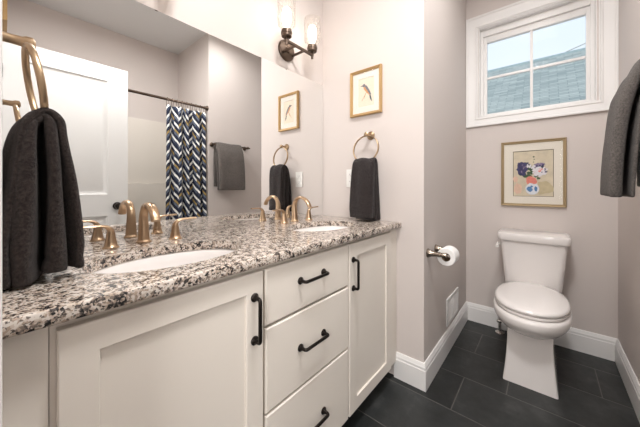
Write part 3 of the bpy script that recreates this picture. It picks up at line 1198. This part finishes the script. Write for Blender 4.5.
py0, py1, pz0, pz1 = -0.4565, -0.2395, 1.519, 1.802
mY, mZ = (py0 + py1) / 2, (pz0 + pz1) / 2
picture_yz('framed_picture', 'gilt framed bird print above the towel ring by the farther sink', W, py0, py1, pz0, pz1, 0.017, 0.022, M['gold'], M['mat'],
           dict(rect=(mY - .057, mY + .057, mZ - .088, mZ + .088), draw=bird_art(mY, mZ + .004, 1), mats=bird_mats), -1)
lY, lz0, lz1 = -0.34, 1.650, 1.933
lZ = (lz0 + lz1) / 2
picture_yz('framed_picture', 'gilt picture frame edge high on the left wall, above the near towel ring', XW, lY - .1085, lY + .1085, lz0, lz1, 0.017, 0.031, M['gold'], M['mat'],
           dict(rect=(lY - .057, lY + .057, lZ - .088, lZ + .088), draw=bird_art(lY, lZ, -1), mats=bird_mats), 1)

flower_mats = [flat_ink('watercolour_ground', (216, 204, 180), 11, 0.38), flat_ink('violet_blooms', (74, 70, 108), 60, 0.5), flat_ink('leaves', (74, 98, 70), 80, 0.4), flat_ink('white_blooms', (232, 228, 232), 60, 0.12),
               flat_ink('coral_blooms', (240, 142, 128), 70, 0.3), flat_ink('vase_white', (226, 230, 236), 50, 0.1), flat_ink('vase_blue', (92, 132, 178), 90, 0.3), flat_ink('lilac', (140, 126, 152), 90, 0.3),
               flat_ink('pink_wash', (228, 194, 172), 30, 0.2), flat_ink('olive_wash', (200, 186, 152), 30, 0.2), flat_ink('print_edge', (92, 80, 66), 30, 0.1)]


def flower_draw(cy, cz, hw, hh):
    def draw(pb, xp, sgn):
        Y = lambda u: cy - u * hw
        Z = lambda v: cz + v * hh
        o = [sgn * 0.0003 * i for i in range(1, 9)]
        for a, b, c, d in ((-1, 1, -1, -.97), (-1, 1, .97, 1), (-1, -.96, -.97, .97), (.96, 1, -.97, .97)):
            poly(pb, [(Y(a), Z(c)), (Y(b), Z(c)), (Y(b), Z(d)), (Y(a), Z(d))], xp, o[0], 10)
        blob(pb, Y(.55), Z(-.62), .40 * hw, .30 * hh, xp, o[0], 9, 2)
        blob(pb, Y(-.75), Z(-.66), .20 * hw, .25 * hh, xp, o[0], 8, 3)
        blob(pb, Y(-.85), Z(-.25), .13 * hw, .14 * hh, xp, o[0], 8, 5)
        r = random.Random(77)

        def bunch(u, v, a, b, mi, lv, count, size):
            for q in range(count):
                an, d = r.random() * 2 * PI, r.random() ** 0.6
                k = size * (0.6 + 0.8 * r.random())
                blob(pb, Y(u + a * d * math.cos(an)), Z(v + b * d * math.sin(an)), k * hw, k * 0.72 * hh, xp, o[lv], mi, r.randrange(9999), 9, .45)
        # stems, leaves, then the flower heads
        bunch(-.12, .14, .62, .28, 2, 1, 30, .085)
        bunch(.05, .60, .03, .14, 2, 1, 5, .04)
        bunch(-.52, .22, .24, .26, 1, 2, 34, .085)
        bunch(-.30, .42, .12, .08, 1, 2, 8, .06)
        bunch(.30, .36, .24, .10, 7, 2, 14, .07)
        bunch(.34, .32, .16, .08, 1, 2, 6, .05)
        bunch(.32, .06, .30, .18, 3, 3, 34, .085)
        bunch(-.12, .30, .20, .08, 3, 3, 8, .05)
        bunch(.62, .18, .16, .05, 3, 3, 7, .05)
        bunch(.46, .14, .18, .12, 4, 4, 6, .04)
        bunch(.55, .10, .14, .10, 1, 4, 5, .045)
        bunch(-.50, .26, .22, .20, 7, 4, 8, .035)
        bunch(.26, -.22, .10, .05, 2, 4, 5, .05)
        blob(pb, Y(-.02), Z(-.66), .34 * hw, .25 * hh, xp, o[3], 5, 101, 20, .03)
        poly(pb, [(Y(-.26), Z(-.46)), (Y(.2), Z(-.46)), (Y(.16), Z(-.36)), (Y(-.22), Z(-.36))], xp, o[3], 5)
        for i, (u, v, a, b) in enumerate(((-.14, -.66, .13, .13), (.16, -.66, .07, .12), (-.05, -.56, .06, .05))):
            blob(pb, Y(u), Z(v), a * hw, b * hh, xp, o[5], 6, 110 + i, 11, .3)
        for i, (u, v, a, b) in enumerate(((-.08, -.28, .22, .15), (.06, -.36, .14, .1), (-.22, -.34, .1, .1), (-.1, -.2, .14, .1))):
            blob(pb, Y(u), Z(v), a * hw, b * hh, xp, o[5], 4, 120 + i, 13, .3)
    return draw


picture_yz('framed_picture', 'antique gilt framed flower watercolour above the toilet', W2, -1.3035, -0.9375, 0.939, 1.411, 0.0185, 0.022, M['gold_dark'], M['mat_white'],
           dict(rect=(-1.240, -1.009, 1.007, 1.339), draw=flower_draw(-1.1245, 1.173, .1155, .166), mats=flower_mats), -1)

# ------------------------------------------------------------------ towel rings and hand towels
# local frame: the wall is the plane x = 0, +x points into the room
RZ_TOP, RR = 1.386, 0.0815
tr = thing('towel_ring', 'brass towel ring on the left wall nearest the camera', 'towel ring', (XW, -0.338, RZ_TOP))
x0, yR = XW, -0.338
obj('backplate', lathe(B(), [(0.026, 0.0), (0.026, 0.004), (0.021, 0.010), (0.014, 0.014), (0.012, 0.018)], (x0, yR, RZ_TOP + 0.004), (1, 0, 0), 28), M['dull_brass'], tr)
pb = B()
lathe(pb, [(0.0105, 0.012), (0.0095, 0.03), (0.0105, 0.046), (0.0135, 0.052), (0.0135, 0.062), (0.008, 0.066)], (x0, yR, RZ_TOP + 0.004), (1, 0, 0), 20)
obj('post', pb, M['dull_brass'], tr)
pts = []
for k in range(56):
    a = 2 * PI * k / 56 + PI / 2
    q = (1 - math.sin(a)) / 2
    pts.append((x0 + 0.052 + 0.025 * q - 0.03 * RR * math.cos(a), yR + RR * math.cos(a), RZ_TOP - RR + RR * math.sin(a) - 0.004 + 0.004 * q))
obj('ring', tube(B(), pts, 0.0064, 14, closed=True, flat=(1.0, 0.66), side=(1, 0, 0)), M['dull_brass'], tr)
EY = -0.380
dup(tr, (W, EY, RZ_TOP), PI, 'brass towel ring on the end wall under the bird print')


def serpentine(path, widths, layers, gap, name, mat, seed, wob=0.006, thick=0.009, per=12, spread=None):
    """a cloth folded lengthwise into layers and hung over a support.
    path: [(u, z)] in the outward/vertical plane; widths: half width per path point; returns bmesh in local coords (u, v, z)"""
    P = smooth_pts([(p[0], 0, p[1]) for p in path], 5)
    n = len(P)
    Wd = []
    m = len(widths) - 1
    for i in range(n):
        t = i / (n - 1) * m
        k = min(int(t), m - 1)
        Wd.append(widths[k] * (1 - (t - k)) + widths[k + 1] * (t - k))
    bm = B()
    rows = []
    for i, p in enumerate(P):
        t = (P[min(i + 1, n - 1)] - P[max(i - 1, 0)]).normalized()
        nr = Vector((-t.z, 0, t.x))
        s_ = i / (n - 1)
        dist_top = abs(s_ - 0.5) * 2
        gp = gap * (0.55 + 0.45 * dist_top) if spread is None else gap * spread(s_)
        if 0.922 < p.z < 0.936:
            gp *= 0.86            # the flat woven band above the hem
        row = []
        for L_ in range(layers):
            off = (L_ - (layers - 1) / 2) * gp
            rng = range(per + 1)
            for k in rng:
                q = k / per * 2 - 1
                if L_ % 2:
                    q = -q
                # tuck the ends in a touch so the folds read as rounded
                edge = abs(q) ** 6
                v = Wd[i] * (q * (1 - 0.02 * (L_ % 2)))
                w = wob * dist_top * math.sin(2.3 * q + 1.7 * L_ + seed + 3.0 * s_) + 0.5 * wob * math.sin(5.1 * q + seed * 2 + 7 * s_ + L_)
                nz = noise.noise(Vector((v * 14 + seed, s_ * 5, L_ * 0.7))) * wob * 0.8
                o2 = off + w * 0.6 + nz
                # sag of the lower hem
                c = p + nr * o2
                row.append(Vector((c.x, v + 0.004 * math.sin(9 * s_ + L_ + seed), c.z)))
        rows.append(row)
    vr_ = [[bm.verts.new(c) for c in r] for r in rows]
    for a, b in zip(vr_, vr_[1:]):
        for k in range(len(a) - 1):
            bm.faces.new((a[k], a[k + 1], b[k + 1], b[k]))
    return bm


def cloth(o, thick):
    md = o.modifiers.new('thickness', 'SOLIDIFY')
    md.thickness = thick
    md.offset = 0
    md2 = o.modifiers.new('soften', 'SUBSURF')
    md2.levels = md2.render_levels = 1
    return o


def place(bm, x, y, rot):
    bmesh.ops.rotate(bm, cent=(0, 0, 0), matrix=Matrix.Rotation(rot, 3, 'Z'), verts=bm.verts)
    bmesh.ops.translate(bm, vec=(x, y, 0), verts=bm.verts)
    return bm


RB = RZ_TOP - 2 * RR     # centre of the ring's lowest point
ring_path = [(0.103, 0.900), (0.104, 0.945), (0.101, 1.04), (0.099, 1.13), (0.094, 1.195), (0.089, 1.222), (0.076, RB + 0.013), (0.063, 1.222), (0.055, 1.195), (0.048, 1.13), (0.044, 1.04), (0.041, 0.945), (0.041, 0.886)]
ring_w = [0.071, 0.073, 0.072, 0.070, 0.067, 0.064, 0.061, 0.064, 0.067, 0.070, 0.073, 0.075, 0.075]
RSP = lambda s_: 0.30 + 0.70 * min(1, (abs(s_ - .5) * 2.3) ** 1.15)
tw = serpentine(ring_path, ring_w, 3, 0.0215, 'hand_towel', None, 1.0, wob=0.012, spread=RSP)
o = cloth(obj('hand_towel', place(tw, XW, -0.338, 0), M['towel_brown'], sharp=3, recalc=False), 0.0150)
tag(o, 'dark espresso hand towel hanging in the left wall ring, nearest the camera', 'towel')
tw = serpentine(ring_path, [0.068, 0.070, 0.070, 0.070, 0.070, 0.069, 0.067, 0.069, 0.070, 0.070, 0.070, 0.070, 0.070], 3, 0.0205, 'hand_towel', None, 4.2, wob=0.007, spread=RSP)
o = cloth(obj('hand_towel', place(tw, W, EY, PI), M['towel_black'], sharp=3, recalc=False), 0.0150)
tag(o, 'charcoal hand towel hanging in the ring under the bird print', 'towel')

# ------------------------------------------------------------------ towel bar and bath towel on the south wall
BY, BZ = -D + 0.066, 1.526
bar = thing('towel_bar', 'dark bronze towel bar on the wall right of the toilet', 'towel bar', (1.65, -D, BZ))
bb = B()
tube(bb, [(1.418, BY, BZ), (1.882, BY, BZ)], 0.0085, 14)
obj('rod', bb, M['bronze'], bar)
for x in (1.447, 1.853):
    pb = B()
    lathe(pb, [(0.024, 0.0), (0.024, 0.005), (0.017, 0.012), (0.010, 0.016), (0.009, 0.05), (0.0145, 0.056), (0.0145, 0.076), (0.008, 0.080)], (x, -D, BZ), (0, 1, 0), 22)
    obj('bar_bracket', pb, M['bronze'], bar)
bath_path = [(0.130, 1.041), (0.129, 1.12), (0.122, 1.25), (0.111, 1.36), (0.099, 1.43), (0.086, 1.480), (0.066, BZ + 0.008), (0.046, 1.490), (0.038, 1.44), (0.036, 1.36), (0.035, 1.25), (0.034, 1.16), (0.034, 1.08)]
bath_w = [0.158, 0.158, 0.157, 0.156, 0.155, 0.153, 0.152, 0.153, 0.155, 0.156, 0.157, 0.157, 0.157]
tw = serpentine(bath_path, bath_w, 3, 0.0185, 'bath_towel', None, 2.4, wob=0.008, spread=lambda s: 1.25 if s < 0.35 else (1.25 - (s - .35) * 3.6 if s < 0.6 else 0.35))
# local v axis -> world x, outward u -> world +y
bmesh.ops.transform(tw, matrix=Matrix(((0, -1, 0, 1.607), (1, 0, 0, -D), (0, 0, 1, 0), (0, 0, 0, 1))), verts=tw.verts)
o = cloth(obj('bath_towel', tw, M['towel_grey'], sharp=3, recalc=False), 0.012)
tag(o, 'grey bath towel folded over the towel bar right of the toilet', 'towel')

# ------------------------------------------------------------------ outlet on the end wall
ot = thing('wall_outlet', 'white outlet plate on the end wall behind the charcoal hand towel', 'outlet', (W, -0.238, 1.134))
obj('plate', box(B(), W - 0.006, W - 0.0005, -0.2735, -0.2025, 1.077, 1.191, 0.0025), M['plastic'], ot)
for z in (1.112, 1.156):
    r_ = box(B(), W - 0.0085, W - 0.0055, -0.2545, -0.2215, z - 0.0145, z + 0.0145, 0.0012)
    rc = obj('receptacle', r_, M['plastic'], ot)
    sb = B()
    for dy in (-0.0065, 0.0065):
        box(sb, W - 0.0088, W - 0.0084, -0.238 + dy - 0.001, -0.238 + dy + 0.001, z - 0.002, z + 0.006)
    lathe(sb, [(0.0022, 0), (0.0022, 0.0004)], (W - 0.0084, -0.238, z - 0.008), (-1, 0, 0), 10)
    obj('slot', sb, M['dark'], rc)

# ------------------------------------------------------------------ toilet
TCY = -1.127
toilet = thing('toilet', 'white two-piece toilet with closed lid standing under the flower picture', 'toilet', (2.1, TCY, 0))


def sect(xf, xb, hw, z, e=2.2, n=48, egg=0.0, xm=None):
    """closed horizontal section; front at xf (smaller x), back xb; superellipse exponent e; egg narrows the front"""
    xc = (xf + xb) / 2 if xm is None else xm
    out = []
    for k in range(n):
        a = 2 * PI * k / n
        c, s = math.cos(a), math.sin(a)
        px = abs(c) ** (2 / e) * (1 if c > 0 else -1)
        py = abs(s) ** (2 / e) * (1 if s > 0 else -1)
        lx = (xb - xc) if px > 0 else (xc - xf)
        w_ = hw * (1 - egg * max(0, -px))
        out.append(Vector((xc + px * lx, TCY + py * w_, z)))
    return out


ped = []
for z, xf, hw in ((0.0, 1.812, 0.1185), (0.02, 1.814, 0.1165), (0.08, 1.820, 0.1095), (0.15, 1.826, 0.1035), (0.22, 1.830, 0.0995), (0.29, 1.833, 0.098), (0.36, 1.834, 0.098)):
    ped.append([p + Vector((-0.010 * (1 - ((p.y - TCY) / hw) ** 2) if p.x < 1.95 else 0, 0, 0)) for p in rrect(xf + 0.006, 2.36 + 0.04 * (z / .36), TCY - hw, TCY + hw, 0.009, z, 4)])
for L_ in ped:          # extra points along the front so that it can bow outwards
    pass
obj('pedestal', loft(B(), ped), M['ceramic'], toilet, sharp=0.9)
bw = [sect(1.850, 2.38, 0.100, 0.262, 2.6), sect(1.812, 2.38, 0.124, 0.278, 2.4), sect(1.768, 2.39, 0.148, 0.303, 2.3, xm=2.0), sect(1.730, 2.39, 0.166, 0.331, 2.25, xm=2.0), sect(1.714, 2.39, 0.1745, 0.349, 2.2, xm=1.99),
      sect(1.708, 2.39, 0.1775, 0.362, 2.2, xm=1.99), sect(1.706, 2.39, 0.1785, 0.384, 2.2, xm=1.99), sect(1.709, 2.388, 0.1755, 0.394, 2.2, xm=1.99), sect(1.720, 2.385, 0.168, 0.399, 2.2, xm=1.99), sect(1.75, 2.37, 0.145, 0.3995, 2.2, xm=1.99)]
obj('bowl', loft(B(), bw), M['ceramic'], toilet, sharp=0.9)
s1 = [sect(1.744, 2.245, 0.159, 0.4005, 2.25, xm=1.99), sect(1.735, 2.25, 0.167, 0.4035, 2.25, xm=1.99), sect(1.731, 2.252, 0.1705, 0.410, 2.25, xm=1.99), sect(1.733, 2.252, 0.169, 0.4165, 2.25, xm=1.99), sect(1.744, 2.245, 0.161, 0.419, 2.25, xm=1.99)]
obj('seat', loft(B(), s1), M['ceramic'], toilet, sharp=0.9)
s2 = [sect(1.744, 2.25, 0.161, 0.4205, 2.25, xm=1.99), sect(1.734, 2.256, 0.169, 0.4235, 2.25, xm=1.99), sect(1.730, 2.258, 0.1715, 0.430, 2.25, xm=1.99), sect(1.732, 2.258, 0.170, 0.438, 2.25, xm=1.99), sect(1.744, 2.25, 0.160, 0.4455, 2.25, xm=1.99),
      sect(1.78, 2.23, 0.134, 0.4505, 2.25, xm=1.99), sect(1.85, 2.16, 0.082, 0.4535, 2.2, xm=1.99), sect(1.94, 2.05, 0.03, 0.4545, 2.1, xm=1.99)]
obj('lid', loft(B(), s2), M['ceramic'], toilet, sharp=0.9)
for s in (-1, 1):
    hb = box(B(), 2.236, 2.276, TCY + s * 0.07 - 0.017, TCY + s * 0.07 + 0.017, 0.3985, 0.432, 0.006, 3)
    obj('hinge', hb, M['ceramic'], toilet)


def rsect(x0, x1, hw, z, r):
    return rrect(x0, x1, TCY - hw, TCY + hw, r, z, 6)


tk = [rsect(2.262, 2.432, 0.138, 0.397, 0.03), rsect(2.250, 2.440, 0.149, 0.412, 0.03), rsect(2.246, 2.441, 0.151, 0.44, 0.03), rsect(2.230, 2.441, 0.163, 0.58, 0.03), rsect(2.214, 2.441, 0.1735, 0.713, 0.03)]
obj('tank', loft(B(), tk), M['ceramic'], toilet, sharp=0.9)
tl = [rsect(2.212, 2.441, 0.173, 0.714, 0.028), rsect(2.202, 2.444, 0.183, 0.717, 0.03), rsect(2.199, 2.445, 0.1865, 0.724, 0.03), rsect(2.197, 2.445, 0.1885, 0.756, 0.03), rsect(2.200, 2.444, 0.1855, 0.765, 0.03), rsect(2.212, 2.438, 0.174, 0.769, 0.03)]
obj('tank_lid', loft(B(), tl), M['ceramic'], toilet, sharp=0.9)
lv = B()
ly = TCY + 0.172
tube(lv, [(2.262, ly - 0.006, 0.682), (2.262, ly + 0.014, 0.682)], 0.010, 14)
tube(lv, smooth_pts([(2.266, ly + 0.014, 0.684), (2.248, ly + 0.017, 0.680), (2.226, ly + 0.018, 0.672), (2.212, ly + 0.017, 0.668)], 4), [0.009] * 6 + [0.010] * 7, 12)
obj('flush_lever', lv, M['plastic'], toilet)

# water supply stop
sv = thing('supply_valve', 'chrome water supply pipe and stop valve rising from floor beside the toilet', 'valve', (2.372, -0.936, 0))
vx, vy = 2.372, -0.936
obj('escutcheon', lathe(B(), [(0.030, 0.0), (0.029, 0.006), (0.018, 0.013), (0.009, 0.016)], (vx, vy, 0), (0, 0, 1), 24), M['chrome'], sv)
pb = B()
tube(pb, [(vx, vy, 0.01), (vx, vy, 0.12)], 0.008, 12)
lathe(pb, [(0.012, 0.075), (0.0135, 0.08), (0.0135, 0.115), (0.010, 0.122)], (vx, vy, 0), (0, 0, 1), 16)
obj('pipe', pb, M['chrome'], sv)
kb = B()
tube(kb, [(vx, vy, 0.097), (vx - 0.026, vy, 0.097)], 0.006, 10)
lathe(kb, [(0.004, 0.0), (0.017, 0.002), (0.017, 0.010), (0.010, 0.013)], (vx - 0.024, vy, 0.097), (-1, 0, 0), 18, sy=0.6)
obj('valve_knob', kb, M['chrome'], sv)
obj('supply_hose', tube(B(), smooth_pts([(vx, vy, 0.118), (vx + 0.004, vy - 0.004, 0.2), (vx + 0.004, vy - 0.03, 0.3), (vx - 0.01, vy - 0.075, 0.36), (vx - 0.012, vy - 0.095, 0.3965)], 5), 0.0055, 10), M['nickel'], sv)

# ------------------------------------------------------------------ toilet paper holder and roll
th = thing('paper_holder', 'dark nickel two-post toilet paper holder on the alcove wall', 'toilet paper holder', (1.58, -DP, 0.716))
for x in (1.51, 1.65):
    pb = B()
    lathe(pb, [(0.0245, 0.0), (0.0245, 0.004), (0.021, 0.009), (0.0165, 0.022), (0.0128, 0.045), (0.0122, 0.075), (0.0115, 0.094), (0.0095, 0.098), (0.002, 0.099)], (x, -DP, 0.716), (0, -1, 0), 24)
    obj('holder_post', pb, M['nickel'], th)
obj('roller', tube(B(), [(1.515, -DP - 0.088, 0.716), (1.645, -DP - 0.088, 0.716)], 0.0075, 12), M['nickel'], th)
rl = thing('toilet_paper_roll', 'white toilet paper roll hanging on the nickel holder', 'toilet paper', (1.58, -DP - 0.088, 0.702))
rb = B()
ry, rz, R1, R0 = -DP - 0.088, 0.7020, 0.0475, 0.0225
lathe(rb, [(R0, -0.044), (R1 - 0.003, -0.044), (R1, -0.041), (R1, 0.041), (R1 - 0.003, 0.044), (R0, 0.044)], (1.578, ry, rz), (1, 0, 0), 40, False, False)
obj('paper', rb, M['paper'], rl)
cbm = B()
lathe(cbm, [(R0, -0.0445), (R0, 0.0445), (R0 - 0.0012, 0.0445), (R0 - 0.0012, -0.0445), (R0, -0.0445)], (1.578, ry, rz), (1, 0, 0), 28, False, False)
obj('cardboard_tube', cbm, M['card'], rl)

# ------------------------------------------------------------------ wall vent in the alcove
vt_ = thing('wall_vent', 'white louvred air vent low on the alcove wall above the baseboard', 'vent', (2.01, -DP, 0.165))
vx0, vx1, vz0, vz1 = 1.868, 2.165, 0.166, 0.342
fr = B()
yv0, yv1 = -DP - 0.008, -DP - 0.0005
box(fr, vx0, vx0 + 0.022, yv0, yv1, vz0, vz1, 0.002)
box(fr, vx1 - 0.022, vx1, yv0, yv1, vz0, vz1, 0.002)
box(fr, vx0 + 0.022, vx1 - 0.022, yv0, yv1, vz0, vz0 + 0.022, 0.002)
box(fr, vx0 + 0.022, vx1 - 0.022, yv0, yv1, vz1 - 0.022, vz1, 0.002)
box(fr, (vx0 + vx1) / 2 - 0.006, (vx0 + vx1) / 2 + 0.006, yv0, yv1, vz0 + 0.022, vz1 - 0.022, 0.001)
obj('vent_frame', fr, M['trim'], vt_, sharp=0.3)
for x0_, x1_ in ((vx0 + 0.022, (vx0 + vx1) / 2 - 0.006), ((vx0 + vx1) / 2 + 0.006, vx1 - 0.022)):
    lb = B()
    k = 0
    z = vz0 + 0.0235
    while z < vz1 - 0.026:
        loft(lb, [[(x_, yv0 + 0.001, z), (x_, yv0 + 0.0022, z - 0.0006), (x_, yv1 - 0.0005, z + 0.0062), (x_, yv1 - 0.0012, z + 0.0072)] for x_ in (x0_, x1_)])
        z += 0.0082
    obj('louvre', lb, M['trim'], vt_, sharp=0.3)
